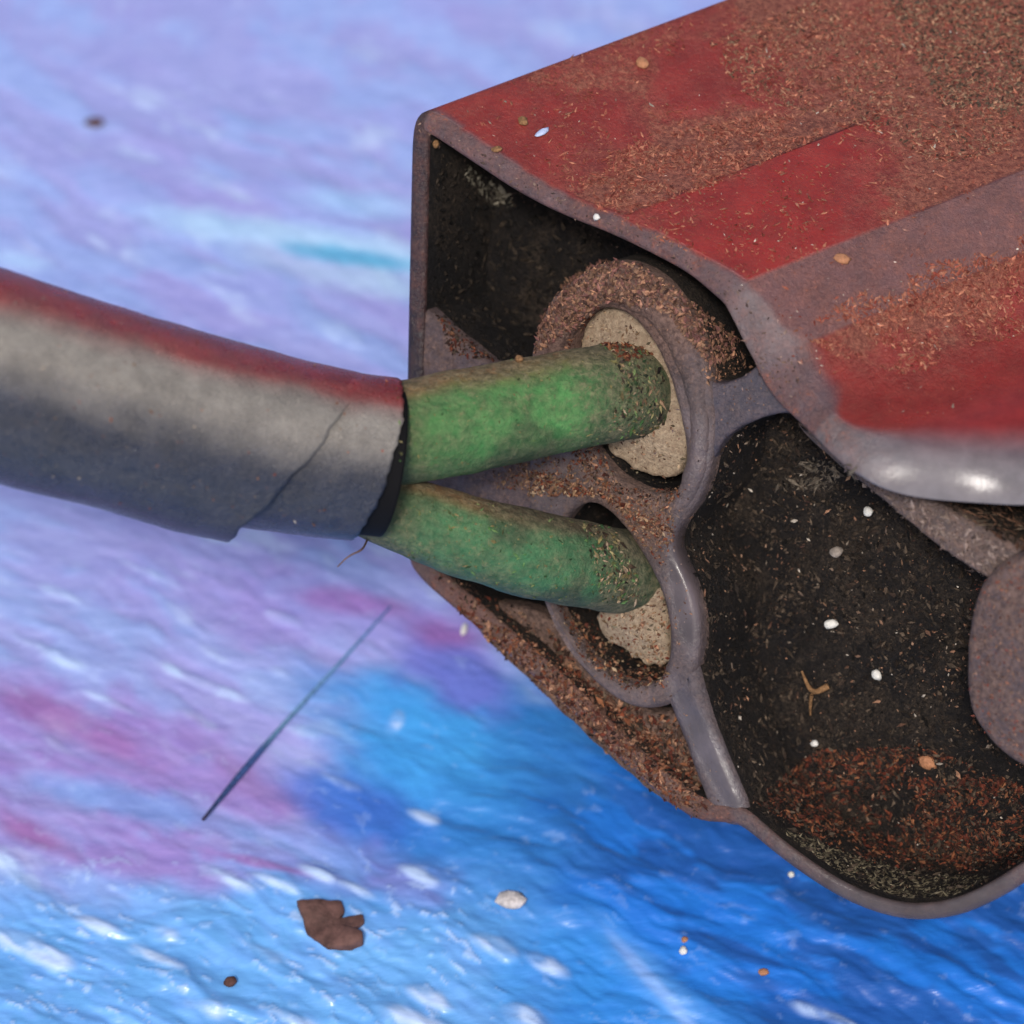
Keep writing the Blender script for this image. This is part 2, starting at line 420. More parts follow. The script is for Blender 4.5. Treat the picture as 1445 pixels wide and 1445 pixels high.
OUT = [(571, 540), (575, 350), (578, 200), (580, 172), (590, 158), (608, 164), (670, 205), (740, 252), (805, 284), (870, 308), (955, 350), (1036, 396),
       (1048, 406), (1078, 440), (1108, 482), (1118, 520), (1140, 552), (1192, 592), (1258, 622), (1320, 644), (1385, 658), (1450, 664), (1560, 656), (1700, 645), (1850, 700), (1900, 850),
       (1850, 1000), (1700, 1090), (1560, 1180), (1460, 1238), (1400, 1276), (1340, 1299), (1270, 1302), (1190, 1275), (1110, 1222), (1048, 1170), (1030, 1163), (985, 1162),
       (940, 1135), (870, 1072), (790, 992), (720, 930), (640, 862), (585, 815), (571, 785), (570, 700)]
DEPTH = 0.46
def make_shell():
    q = uv_end(OUT); q = chaikin(q, 2); n = 620
    q = resample(q, n)
    N = inward(q)
    for _ in range(6): N = (np.roll(N, 1, 0) + 2 * N + np.roll(N, -1, 0)) / 4
    N /= np.linalg.norm(N, axis=1)[:, None]
    px, py, _d = project(from_uv(q))
    # rim width and rounding in photo pixels
    w = np.full(n, 30.0) - 6.0 * ((px > 590) & (px < 1000) & (py < 420))
    w += 24 * np.exp(-(((px - 1090) / 70) ** 2 + ((py - 480) / 90) ** 2))
    w += 16 * smooth(1150, 1320, px) * (py < 800)
    w += 6 * ((px < 1000) & (py > 790))
    w -= 5 * ((px > 1050) & (py > 1000))
    r = np.full(n, 11.0)
    r += 34 * smooth(1140, 1330, px) * (py < 800)
    r += 8 * np.exp(-(((px - 1090) / 60) ** 2 + ((py - 470) / 80) ** 2))
    r += 4 * ((px > 600) & (px < 1040) & (py < 500))
    for _ in range(14):
        w = (np.roll(w, 1) + w + np.roll(w, -1)) / 3; r = (np.roll(r, 1) + r + np.roll(r, -1)) / 3
    w *= PX; r *= PX
    rows, kind, vv = [], [], []
    L = 3.6
    backs = np.r_[np.linspace(L, 1.9, 14)[:-1], np.linspace(1.9, 0.0, 150)]
    tw = (1 - smooth(168, 205, py)) + smooth(596, 606, px) * (1 - smooth(560, 700, py))
    tw = np.clip(np.where(px > 1150, 1 - smooth(700, 760, py), tw), 0, 1)          # 1 along the top: runs straight back; sides follow the pocket first
    for _ in range(1): tw = (np.roll(tw, 1) + tw + np.roll(tw, -1)) / 3
    def row(inset, back_e, back_d, k):
        d1 = np.minimum(back_e, DEPTH + .2); side = DIN * d1[:, None] + EDIR * (back_e - d1)[:, None]
        p = from_uv(q + N * inset[:, None]) + tw[:, None] * EDIR * back_e[:, None] + (1 - tw[:, None]) * side + DIN * back_d[:, None]
        fo = .19 * np.exp(-((px - 1262) / 100) ** 2) * (py < 800) * np.clip(1 - back_e / 1.1, 0, 1) ** 2 * np.clip(1 - back_d / .2, 0, 1)
        p = p - DIN * fo[:, None]
        p[:, 2] = np.maximum(p[:, 2], -.02)
        rows.append(p); kind.append(k); vv.append(back_e)
    one = np.ones(n); zero = np.zeros(n)
    rows.append(np.repeat((from_uv(q).mean(0) + EDIR * (L + .1))[None], n, 0)); kind.append(0); vv.append(one * L)
    row(one * .4, one * (L + .1), zero, 0)
    for b in backs: row(zero, r + b, zero, 0)
    for t in np.linspace(0, 90, 9)[1:]:
        a = math.radians(t); row(r * (1 - math.cos(a)), r * (1 - math.sin(a)), zero, 1)
    r2 = np.minimum(7 * PX, w - r * 1.0) ; r2 = np.maximum(r2, 2 * PX)
    row(np.maximum(w - r2, r + .001), zero, zero, 2)
    for t in np.linspace(0, 90, 6)[1:]:
        a = math.radians(t); row(np.maximum(w - r2, r + .001) + r2 * math.sin(a), zero, r2 * (1 - math.cos(a)), 2)
    for b in np.linspace(0, 1, 14)[1:]: row(w + .0 * b, zero, r2 + b * (DEPTH + .06), 3)
    V = np.concatenate(rows); nr = len(rows)
    K = np.repeat(kind, n); B = np.concatenate(vv); S = np.tile(np.arange(n), nr)
    u, v, d = project(V); u = np.clip(u, -500, 3000); v = np.clip(v, -1500, 3000)
    upx, upy = np.tile(px, nr), np.tile(py, nr)                 # pixel of the rim point each vertex comes from
    nz = fbm(V[:, 0] * 3, V[:, 1] * 3, V[:, 2] * 3, 3, 4); nf = fbm(V[:, 0] * 14, V[:, 1] * 14, V[:, 2] * 14, 8, 4)
    C = np.repeat(RED[None], len(V), 0) * (0.85 + .35 * nz)[:, None]
    C = np.where((np.tile(tw, nr) < .5)[:, None], BLACK * 2, C)
    dust = np.full(len(V), .22)
    top = (upy < 700) & (upx < 1500)
    facA = top & (upx < 868); facA2 = top & (upx >= 868) & (upx < 1040) & (upy < 415); facB = top & (upx >= 1040) & (upx < 1112); facC = top & (upx >= 1112)
    # settled dust on the flat top, thicker away from the end
    dA = .12 + .40 * smooth(.42, .6, nz + .12 * (nf - .5)) * smooth(40, 150, u - 600) + .5 * smooth(1000, 1180, u + .6 * (180 - v) + 160 * (nz - .5)) + .35 * blob(u, v, 985, 225, 190, 42, -12, .6, .6, 71)
    dust = np.where(facA, dA, dust)
    dA2 = .06 + .22 * smooth(.5, .65, nz) + .85 * smooth(1170, 1330, u + 90 * (nf - .5))
    dust = np.where(facA2, dA2, dust)
    C = np.where(facA2[:, None], RED * np.array([1.12, 1.0, 1.0]) * (0.85 + .3 * nz)[:, None], C)
    bandc = lin(108, 76, 76)  # sky reflection on the steeper facet painted as a greyish band
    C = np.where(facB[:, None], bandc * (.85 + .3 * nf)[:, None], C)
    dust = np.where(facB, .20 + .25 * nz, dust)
    dC = .15 + .55 * blob(u, v, 1330, 400, 190, 62, -24, .6, .7, 72) + .25 * smooth(.5, .64, nz) * (1 - smooth(480, 560, v))
    dust = np.where(facC, dC, dust)
    # bare grey plastic along the rim, widened and paled at the lip as painted highlight
    rimd = B / PX
    edge_w = 5 + 12 * nf + np.where(upx < 640, 6, 0) + 26 * blob(upx, upy, 1120, 540, 60, 60, 0, .5) + 34 * blob(upx, upy, 1280, 660, 130, 60, 0, .6) + 72 * blob(upx, upy, 1440, 680, 170, 90, 0, .7)
    soft_ = .6 - .5 * blob(upx, upy, 1440, 680, 220, 120, 0, .5)
    e = (1 - smooth(edge_w * soft_, edge_w * 1.5, rimd + 8 * (nz - .5))) * (K <= 1)
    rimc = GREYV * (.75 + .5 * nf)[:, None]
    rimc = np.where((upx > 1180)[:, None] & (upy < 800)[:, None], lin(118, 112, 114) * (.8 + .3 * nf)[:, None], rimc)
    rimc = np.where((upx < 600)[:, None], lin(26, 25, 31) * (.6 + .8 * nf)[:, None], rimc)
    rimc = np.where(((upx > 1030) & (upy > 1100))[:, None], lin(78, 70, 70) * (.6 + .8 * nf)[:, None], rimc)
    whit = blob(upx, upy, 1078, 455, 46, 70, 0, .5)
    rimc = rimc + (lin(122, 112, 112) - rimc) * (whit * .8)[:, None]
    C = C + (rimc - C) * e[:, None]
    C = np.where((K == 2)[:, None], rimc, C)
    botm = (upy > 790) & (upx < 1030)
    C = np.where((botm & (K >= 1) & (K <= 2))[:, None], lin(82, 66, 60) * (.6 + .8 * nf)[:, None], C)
    dust = np.where((K == 1) | (K == 2), .26 * (1 - .8 * blob(upx, upy, 1330, 680, 150, 70, 0, .5)) + .25 * (nz > .5) * nf + .02 * botm - .2 * (upx < 600) - .16 * ((upy > 1150) & (upx > 1030)), dust)
    C = np.where((K == 3)[:, None], BLACK, C)
    low = (upy > 1100) & (upx > 1040)
    dust = np.where(K == 3, .45 + .4 * low, dust)
    F = grid_faces(nr, n)
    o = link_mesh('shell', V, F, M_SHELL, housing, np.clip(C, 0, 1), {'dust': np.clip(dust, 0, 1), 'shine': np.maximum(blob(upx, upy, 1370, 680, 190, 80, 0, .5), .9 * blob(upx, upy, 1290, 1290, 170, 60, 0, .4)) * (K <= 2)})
    o.data.materials.append(M_POCKET)
    first = kind.index(3) - 1
    o.data.polygons.foreach_set('material_index', np.repeat((np.arange(nr - 1) >= first).astype(np.int32), n))
    o['label'] = 'red top with facets and bare grey worn edges, reflections painted into the colour'
    return o, q, N, w
shell, SQ, SN, SW = make_shell()

def shine(u, v):                                 # where the worn edge of the collar and ridge has been rubbed bare and smooth
    s = np.maximum.reduce([blob(u, v, 966, 830, 20, 90, -8, .5), blob(u, v, 1005, 1070, 16, 110, -27, .5), blob(u, v, 985, 640, 20, 60, 0, .6) * .6])
    return s
def in_poly(p, poly):
    x, y = p; c = False; n = len(poly); j = n - 1
    for i in range(n):
        (xi, yi), (xj, yj) = poly[i], poly[j]
        if (yi > y) != (yj > y) and x < (xj - xi) * (y - yi) / (yj - yi) + xi: c = not c
        j = i
    return c
def plate(name, outer, holes, rec, depth, rad, mat, parent=housing, color=None, dustf=None, it=2, n_res=None, dome=0.0, n_hole=110, jit=1.2, lump=0.006):
    """a plate or rib lying parallel to the end plane: rounded front edge, walls running into the pocket"""
    rad *= PX
    V, F = [], []
    fronts = []
    off = 0
    for k, ol in enumerate([outer] + list(holes)):
        q = resample(chaikin(uv_end(ol, rec), it), n_res or (140 if k == 0 else n_hole))
        N = inward(q)
        for _ in range(3): N = (np.roll(N, 1, 0) + 2 * N + np.roll(N, -1, 0)) / 4
        if k: N = -N
        sarc = np.arange(len(q)); cx = np.cos(sarc / len(q) * 2 * np.pi); sx = np.sin(sarc / len(q) * 2 * np.pi)
        q = q + N * ((fbm(cx * 6 + k * 9 + rec * 50, sx * 6, 0, 14, 4) - .5) * 2 * jit * PX)[:, None]
        rows = []
        for b in np.linspace(depth, 0, 10)[:-1]: rows.append(from_uv(q, rec) + DIN * (rad + b))
        for t in np.linspace(0, 90, 7):
            a = math.radians(t); rows.append(from_uv(q + N * rad * (1 - math.cos(a)), rec) + DIN * rad * (1 - math.sin(a)))
        nn = len(q)
        V.append(np.concatenate(rows)); F += grid_faces(len(rows), nn, True, off)
        fronts.append((off + (len(rows) - 1) * nn, nn)); off += len(rows) * nn
    V = np.concatenate(V)
    loops, idx = [], []
    o = E0 + DIN * rec
    for st, nn in fronts:
        loops.append([Vector(((V[st + i] - o) @ EU, (V[st + i] - o) @ EV, 0)) for i in range(nn)]); idx += list(range(st, st + nn))
    if holes:
        pts = [p.to_2d() for lp in loops for p in lp]; nb = len(pts); eds = []; k0 = 0
        for lp in loops:
            eds += [(k0 + i, k0 + (i + 1) % len(lp)) for i in range(len(lp))]; k0 += len(lp)
        polys = [[(p.x, p.y) for p in lp] for lp in loops]
        ed = np.array([(p.x, p.y) for p in pts]); st = 9 * PX
        for gx in np.arange(ed[:, 0].min(), ed[:, 0].max(), st):
            for gy in np.arange(ed[:, 1].min(), ed[:, 1].max(), st):
                g = (gx + rng.random() * st * .4, gy + rng.random() * st * .4)
                if in_poly(g, polys[0]) and not any(in_poly(g, h) for h in polys[1:]) and np.min(np.abs(ed - g).sum(1)) > st * .5: pts.append(Vector(g))
        ov, oe, of, orig, _, _ = delaunay_2d_cdt(pts, eds, [], 0, 1e-6)
        remap = []
        for q_, og in zip(ov, orig):
            b_ = [i for i in og if i < nb]
            if b_: remap.append(idx[b_[0]])
            else:
                remap.append(off); off += 1
                V = np.vstack([V, (o + EU * q_.x + EV * q_.y)[None]])
        for f in of:
            cx_, cy_ = np.mean([ov[i] for i in f], 0)
            if in_poly((cx_, cy_), polys[0]) and not any(in_poly((cx_, cy_), h) for h in polys[1:]): F.append(tuple(remap[i] for i in f))
    else:                                        # close with rings shrinking to the middle, gently domed
        st, nn = fronts[0]; c = V[st:st + nn].mean(0); last = st
        for m in range(1, 7):
            f = 1 - m / 7
            ring = c + (V[st:st + nn] - c) * f - DIN * dome * (1 - f * f)
            V = np.vstack([V, ring]); F += [(last + j, last + (j + 1) % nn, off + (j + 1) % nn, off + j) for j in range(nn)]
            last = off; off += nn
        V = np.vstack([V, (c - DIN * dome)[None]]); F += [(last + j, last + (j + 1) % nn, off) for j in range(nn)]
    nf = fbm(V[:, 0] * 9, V[:, 1] * 9, V[:, 2] * 9, 4, 4)
    u, v, d = project(V)
    bk = (V - o) @ DIN
    V = V - DIN * ((fbm(V[:, 0] * 8, V[:, 1] * 8, V[:, 2] * 8, 24, 4) - .5) * 2 * lump * (bk < .05))[:, None]
    C = D = None
    if color is not None:
        C = color(u, v, bk, nf)
        D = dustf(u, v, bk, nf)
    ob = link_mesh(name, V, F, mat, parent, None if C is None else np.clip(C, 0, 1), None if D is None else {'dust': np.clip(D * (1 - .75 * shine(u, v)), 0, 1), 'shine': shine(u, v)})
    bm = bmesh.new(); bm.from_mesh(ob.data); bmesh.ops.recalc_face_normals(bm, faces=bm.faces); bm.to_mesh(ob.data); bm.free()
    if mat is M_COLLAR:
        ob.data.materials.append(M_POCKET)
        ob.data.polygons.foreach_set('material_index', np.array([int(min(bk[list(f)]) > .034) for f in F], np.int32))
    return ob

# floor of the pockets
def make_floor():
    q = SQ + SN * (SW - 2 * PX)[:, None]
    q = resample(q, 220); st = from_uv(q, DEPTH)
    c = st.mean(0); V = []; F = []; off = 0; nn = len(q); prev = None
    for m in range(24):
        f = 1 - m / 24
        ring = c + (st - c) * f
        h = fbm(ring[:, 0] * 6, ring[:, 1] * 6, ring[:, 2] * 6, 6, 5) - .5
        V.append(ring - DIN * (h * .16)[:, None])
        if m: F += [(off - nn + j, off - nn + (j + 1) % nn, off + (j + 1) % nn, off + j) for j in range(nn)]
        off += nn
    V = np.vstack(V + [c[None]]); F += [(off - nn + j, off - nn + (j + 1) % nn, off) for j in range(nn)]
    return link_mesh('pocket_floor', V, F, M_POCKET, housing)
floor = make_floor()

# two-hole collar round the wires
HOLE1 = [(803, 500), (812, 462), (832, 440), (858, 433), (890, 446), (922, 484), (948, 545), (965, 620), (965, 672), (946, 702), (900, 694), (850, 662), (818, 600), (804, 545)]
HOLE2 = [(772, 820), (788, 876), (820, 925), (862, 960), (902, 972), (930, 962), (944, 925), (943, 880), (930, 832), (905, 782), (862, 722), (822, 706), (786, 745)]
COLLAR = [(748, 560), (750, 500), (765, 446), (800, 397), (850, 368), (900, 374), (945, 406), (984, 470), (1004, 550), (1008, 630), (992, 700), (956, 744), (948, 775), (972, 822),
          (988, 880), (984, 935), (965, 985), (918, 1006), (866, 990), (818, 945), (784, 892), (760, 845), (742, 760), (744, 650)]
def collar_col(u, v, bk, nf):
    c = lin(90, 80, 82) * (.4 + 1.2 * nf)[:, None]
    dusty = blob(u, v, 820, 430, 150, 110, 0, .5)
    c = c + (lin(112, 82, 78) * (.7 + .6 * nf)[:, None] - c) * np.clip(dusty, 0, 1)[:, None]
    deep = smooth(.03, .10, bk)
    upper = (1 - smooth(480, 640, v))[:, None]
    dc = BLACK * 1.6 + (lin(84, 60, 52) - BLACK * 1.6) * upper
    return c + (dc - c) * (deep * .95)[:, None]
def collar_dust(u, v, bk, nf):
    return .34 + .5 * blob(u, v, 820, 440, 150, 120, 0, .5) + .35 * smooth(.02, .08, bk) + .5 * blob(u, v, 890, 720, 70, 40, 35, .5)
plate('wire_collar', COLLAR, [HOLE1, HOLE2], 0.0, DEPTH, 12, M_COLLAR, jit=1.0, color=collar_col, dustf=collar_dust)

def scaled(P, f, dx=0, dy=0):
    P = np.array(P, float); c = P.mean(0); return [tuple(x) for x in c + (P - c) * f + (dx, dy)]
plate('sealing_plug', scaled(HOLE1, .93, 9, -13), [], 0.075, 0.3, 9, M_PLUG, dome=.03, jit=5, lump=.03)
plate('sealing_plug', [(836, 872), (850, 850), (900, 800), (925, 812), (940, 872), (944, 920), (932, 944), (905, 938), (872, 915), (845, 892)], [], 0.085, 0.3, 9, M_PLUG, dome=.03, jit=6, lump=.03)
def lip(path, radii):
    """rolled lip standing proud of the collar round the upper hole"""
    P = chaikin(np.array([[*on_end(x, y, .012)] for x, y in path]), 3, False); Rr = chaikin(np.array(radii, float)[:, None], 3, False)[:, 0] * PX
    n = 150; sA = np.r_[0, np.cumsum(np.linalg.norm(np.diff(P, axis=0), axis=1))]; t = np.linspace(0, sA[-1], n)
    c = np.stack([np.interp(t, sA, P[:, k]) for k in range(3)], 1); r = np.interp(t, sA, Rr)
    T = np.gradient(c, axis=0); T /= np.linalg.norm(T, axis=1)[:, None]; B = np.cross(T, DIN)
    ph = np.linspace(0, 2 * np.pi, 28, endpoint=False)
    V = np.concatenate([c[i] + np.outer(np.cos(ph) * r[i], B[i]) + np.outer(np.sin(ph) * r[i] * .75, DIN) for i in range(n)])
    cc = np.repeat(c, 28, 0)
    k = fbm(V[:, 0] * 9, V[:, 1] * 9, V[:, 2] * 9, 71, 4) - .5
    nn = V - cc; nn /= np.linalg.norm(nn, axis=1)[:, None]; V = V + nn * (k * .035)[:, None]
    u, v, d = project(V); nf = fbm(V[:, 0] * 12, V[:, 1] * 12, V[:, 2] * 12, 72, 4)
    F = grid_faces(n, 28); F += [tuple(range(28)), tuple(range(n * 28 - 28, n * 28))]
    return link_mesh('collar_lip', V, F, M_COLLAR, housing, np.clip(collar_col(u, v, u * 0, nf), 0, 1), {'dust': np.clip(collar_dust(u, v, u * 0, nf), 0, 1), 'shine': shine(u, v)})
lip([(775, 640), (764, 580), (768, 515), (786, 462), (820, 418), (862, 402), (906, 415), (948, 455), (978, 520), (990, 590), (986, 655), (964, 712), (930, 728)],
    [8, 15, 23, 27, 29, 28, 24, 20, 17, 15, 14, 12, 6])
# ribs and webs
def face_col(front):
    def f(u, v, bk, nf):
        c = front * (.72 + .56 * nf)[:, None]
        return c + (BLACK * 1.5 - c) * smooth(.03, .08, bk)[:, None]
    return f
def face_dust(a): return lambda u, v, bk, nf: a + .25 * (nf - .5) + .2 * smooth(.03, .08, bk)
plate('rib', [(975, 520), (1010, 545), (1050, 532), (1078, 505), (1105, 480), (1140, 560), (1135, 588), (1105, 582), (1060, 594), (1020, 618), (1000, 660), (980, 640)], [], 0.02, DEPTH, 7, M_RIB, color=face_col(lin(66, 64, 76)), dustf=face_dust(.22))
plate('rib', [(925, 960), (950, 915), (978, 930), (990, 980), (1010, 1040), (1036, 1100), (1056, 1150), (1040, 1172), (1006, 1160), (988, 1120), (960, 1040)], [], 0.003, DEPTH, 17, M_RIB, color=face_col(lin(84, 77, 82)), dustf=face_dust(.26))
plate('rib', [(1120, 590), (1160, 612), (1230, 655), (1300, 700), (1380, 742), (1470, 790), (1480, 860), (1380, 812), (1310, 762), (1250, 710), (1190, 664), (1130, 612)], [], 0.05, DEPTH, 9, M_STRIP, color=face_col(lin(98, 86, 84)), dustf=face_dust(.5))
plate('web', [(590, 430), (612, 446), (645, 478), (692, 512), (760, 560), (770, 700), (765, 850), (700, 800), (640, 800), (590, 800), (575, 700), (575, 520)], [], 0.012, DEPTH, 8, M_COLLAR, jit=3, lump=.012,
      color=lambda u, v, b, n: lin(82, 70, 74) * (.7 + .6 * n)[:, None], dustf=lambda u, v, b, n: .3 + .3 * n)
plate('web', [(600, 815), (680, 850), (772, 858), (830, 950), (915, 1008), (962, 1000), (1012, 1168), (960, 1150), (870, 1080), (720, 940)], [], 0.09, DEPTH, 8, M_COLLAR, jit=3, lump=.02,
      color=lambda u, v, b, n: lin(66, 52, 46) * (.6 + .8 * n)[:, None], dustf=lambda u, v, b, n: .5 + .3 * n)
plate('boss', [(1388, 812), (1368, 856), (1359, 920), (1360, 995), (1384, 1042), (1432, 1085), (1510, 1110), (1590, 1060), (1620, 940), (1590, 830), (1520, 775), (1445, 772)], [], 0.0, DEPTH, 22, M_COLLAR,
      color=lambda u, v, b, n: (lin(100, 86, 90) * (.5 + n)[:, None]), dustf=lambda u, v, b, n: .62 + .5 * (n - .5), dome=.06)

# ------------------------------------------------------------------ cable and wires
def tube(name, path, radii, nphi, nring, mat, parent, colorf, skew0=None, skew1=None, cap1=False, wall=0.0, rough=0.0, seed=3, flat=1.0, flare=None):
    """path: 3-D points, radii in units; colorf(angle from the up side, fraction, V, noise) gives colour and dust"""
    P = chaikin(np.asarray(path, float), 3, closed=False)
    R = chaikin(np.asarray(radii, float)[:, None], 3, closed=False)[:, 0]
    s = np.r_[0, np.cumsum(np.linalg.norm(np.diff(P, axis=0), axis=1))]
    t = np.linspace(0, s[-1], nring)
    c = np.stack([np.interp(t, s, P[:, k]) for k in range(3)], 1); r = np.interp(t, s, R)
    T = np.gradient(c, axis=0); T /= np.linalg.norm(T, axis=1)[:, None]
    A = np.tile(UP, (nring, 1)); A -= T * np.sum(A * T, 1)[:, None]; A /= np.linalg.norm(A, axis=1)[:, None]   # the side that points up in view
    Bv = np.cross(T, A)
    toC = np.sign((Bv @ -FWD)); Bv *= toC[:, None]
    ph = np.linspace(0, 2 * np.pi, nphi, endpoint=False)
    rows = []; frac = []
    def ring(i, rr, fr):
        ax = np.zeros(nphi)
        if skew1 is not None: ax = ax + skew1(ph) * smooth(.55, 1.0, fr)
        rad = np.full(nphi, rr)
        if flare is not None: rad = rad + flare(ph) * smooth(.75, 1, fr)
        p = c[i] + np.outer(np.cos(ph) * rad, A[i]) + np.outer(np.sin(ph) * rad * flat, Bv[i]) + np.outer(ax, T[i])
        rows.append(p); frac.append(fr)
    for i in range(nring): ring(i, r[i], t[i] / s[-1])
    no = len(rows)
    if wall:
        for k in (0.5, 1.0): ring(nring - 1, r[-1] - wall * k, 1.0)
        for i in range(nring - 2, nring - 12, -1): ring(i, r[i] - wall, t[i] / s[-1])
    V = np.concatenate(rows)
    ang = np.tile(ph, len(rows)); fr = np.repeat(frac, nphi)
    nf = fbm(V[:, 0] * 6, V[:, 1] * 6, V[:, 2] * 6, seed, 5)
    cen = np.concatenate([np.repeat(c[[min(i, nring - 1)]], nphi, 0) for i in range(no)] + [np.repeat(c[-1:], nphi, 0)] * (len(rows) - no))
    if rough:
        nrm = V - cen; nrm /= np.linalg.norm(nrm, axis=1)[:, None] + 1e-9
        bumpn = fbm(V[:, 0] * 9, V[:, 1] * 9, V[:, 2] * 9, seed + 7, 4) - .5
        V = V + nrm * (bumpn * rough)[:, None]
    C, D = colorf(ang, fr, V, nf)
    inner = np.repeat(np.arange(len(rows)) >= no, nphi)
    C = np.where(inner[:, None], BLACK * .6, C); D = np.where(inner, 0.05, D)
    F = grid_faces(len(rows), nphi)
    if cap1: F.append(tuple(range((len(rows) - 1) * nphi, len(rows) * nphi)))
    return link_mesh(name, V, F, mat, parent, np.clip(C, 0, 1), {'dust': np.clip(D, 0, 1)})

d_hole1 = (on_end(890, 565) - CAM) @ FWD
d_hole2 = (on_end(880, 840) - CAM) @ FWD
D_END = (d_hole1 + d_hole2) / 2 - 0.36
cable = thing('cable', 'thick black wrapped cable with reflected red painted on its upper side, splitting into two green wires', 'cable', at_depth(300, 600, D_END - .2))

def cable_col(a, fr, V, nf):  # reflected red, pale sheen and shaded underside painted into the colour
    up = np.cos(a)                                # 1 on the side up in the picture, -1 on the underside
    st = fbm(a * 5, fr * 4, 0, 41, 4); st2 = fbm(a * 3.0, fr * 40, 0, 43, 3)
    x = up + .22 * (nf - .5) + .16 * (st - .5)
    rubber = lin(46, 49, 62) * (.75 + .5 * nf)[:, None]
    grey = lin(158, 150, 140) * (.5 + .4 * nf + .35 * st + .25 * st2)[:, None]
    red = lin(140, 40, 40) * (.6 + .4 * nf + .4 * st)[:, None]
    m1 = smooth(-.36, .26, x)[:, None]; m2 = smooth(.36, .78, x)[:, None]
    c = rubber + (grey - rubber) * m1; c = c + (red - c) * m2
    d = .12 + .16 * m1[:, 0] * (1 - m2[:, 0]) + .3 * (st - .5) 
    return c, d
def cable_pt(x, y, dd): return at_depth(x, y, D_END - dd)
jr = lambda px, dd: px * PX * (D_END - dd) / DIST
jack = [(-520, 372, .62), (-250, 450, .50), (0, 533, .36), (200, 590, .24), (330, 622, .12), (412, 640, .06)]
jrad = [150, 150, 148, 140, 133, 130]
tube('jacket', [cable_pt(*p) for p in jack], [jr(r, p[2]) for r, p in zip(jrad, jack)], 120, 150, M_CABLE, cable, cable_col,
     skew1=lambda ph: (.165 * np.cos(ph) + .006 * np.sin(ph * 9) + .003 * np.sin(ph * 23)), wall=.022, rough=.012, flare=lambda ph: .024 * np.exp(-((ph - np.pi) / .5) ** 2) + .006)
slv = [(200, 592, .24), (330, 622, .12), (430, 636, .06), (500, 645, .02), (527, 648, 0)]
srad = [120, 120, 119, 119, 118]
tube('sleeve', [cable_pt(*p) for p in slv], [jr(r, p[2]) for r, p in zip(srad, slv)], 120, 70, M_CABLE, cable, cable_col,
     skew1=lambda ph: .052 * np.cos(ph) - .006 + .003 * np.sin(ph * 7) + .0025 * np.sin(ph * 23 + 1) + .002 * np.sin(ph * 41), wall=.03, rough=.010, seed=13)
tube('mouth_shade_tube', [cable_pt(430, 636, .06), cable_pt(500, 645, .02), cable_pt(549, 652, -.01)], [jr(r, 0) for r in (108, 108, 107)], 80, 30, M_MOUTH, cable,  # added black tube standing in for the shadowed gap at the mouth
     lambda a, fr, V, nf: (np.repeat(BLACK[None] * .8, len(V), 0), np.full(len(V), .02)), wall=.05, rough=.01, seed=17)

def wire_col(tint, crust_shade=False):
    def f(a, fr, V, nf):
        up = np.cos(a)
        g = tint * (.7 + .6 * nf)[:, None]
        g2 = fbm(V[:, 0] * 2.6, V[:, 1] * 2.6, V[:, 2] * 2.6, 31, 3)
        g = g + (tint * np.array([1.5, 1.25, 1.3]) - g) * (smooth(.42, .68, g2) * .3)[:, None]
        stain = smooth(.56, .70, fbm(V[:, 0] * 5, V[:, 1] * 5, V[:, 2] * 5, 35, 4)); g = g * (1 - .55 * stain[:, None])
        top_tint = smooth(.42, .9, up + .35 * (nf - .5))  # upper side: brown dirt plus reflected red put into the colour
        c = g + (lin(140, 92, 52) * (.7 + .6 * nf)[:, None] - g) * (top_tint * .95)[:, None]
        start = 1 - smooth(.10, .30, fr + .1 * (nf - .5))  # shade at the sleeve mouth painted onto the first stretch
        c = c + (lin(70, 62, 44) - c) * (start * .75)[:, None]
        endd = smooth(.56, .72, fr + .1 * (nf - .5))
        c = c + (lin(44, 60, 40) * (.5 + .9 * nf)[:, None] - c) * (endd * .7)[:, None]
        fib = fbm(a * 9, fr * 40, 0, 61, 5, .65); fib2 = fbm(V[:, 0] * 22, V[:, 1] * 22, V[:, 2] * 22, 66, 4, .7)
        c = c * np.clip(.3 + .7 * fib + .75 * fib2, .5, 1.6)[:, None]
        under = smooth(.55, .95, -up + .3 * (nf - .5)); c = c + (lin(52, 58, 52) - c) * (under * .45)[:, None]  # underside shade painted into the colour
        if crust_shade:
            cr = smooth(.28, .62, up + .55 * (nf - .5) + 1.1 * (fr - .58)) * smooth(.22, .4, fr); c = c + (lin(46, 37, 30) * (.6 + .8 * nf)[:, None] - c) * (cr * .85)[:, None]  # crust and the upper wire's shadow painted along the top
        return c, .38 + .2 * top_tint + .25 * endd + .1 * start + .3 * (g2 - .5)
    return f
def wire(pts, rad, tint, seed):
    return tube('wire', pts, rad, 120, 170, M_WIRE, cable, wire_col(tint, seed == 22), rough=.017, seed=seed)
w1 = [at_depth(470, 628, D_END + .03), at_depth(545, 614, D_END + .02), at_depth(640, 598, D_END + .06), at_depth(760, 574, D_END + .16), at_depth(850, 557, d_hole1 - .06),
      on_end(888, 552, .07), on_end(925, 545, .30)]
wire(w1, [64 * PX, 70 * PX, 72 * PX, 70 * PX, 68 * PX, 67 * PX, 67 * PX], lin(62, 126, 62), 21)
w2 = [at_depth(470, 690, D_END + .12), at_depth(545, 716, D_END + .12), at_depth(640, 752, D_END + .15), at_depth(750, 783, D_END + .20), at_depth(830, 798, d_hole2 - .08),
      on_end(868, 806, .07), on_end(950, 812, .36)]
wire(w2, [46 * PX, 52 * PX, 58 * PX, 61 * PX, 61 * PX, 60 * PX, 57 * PX], lin(48, 108, 66), 22)

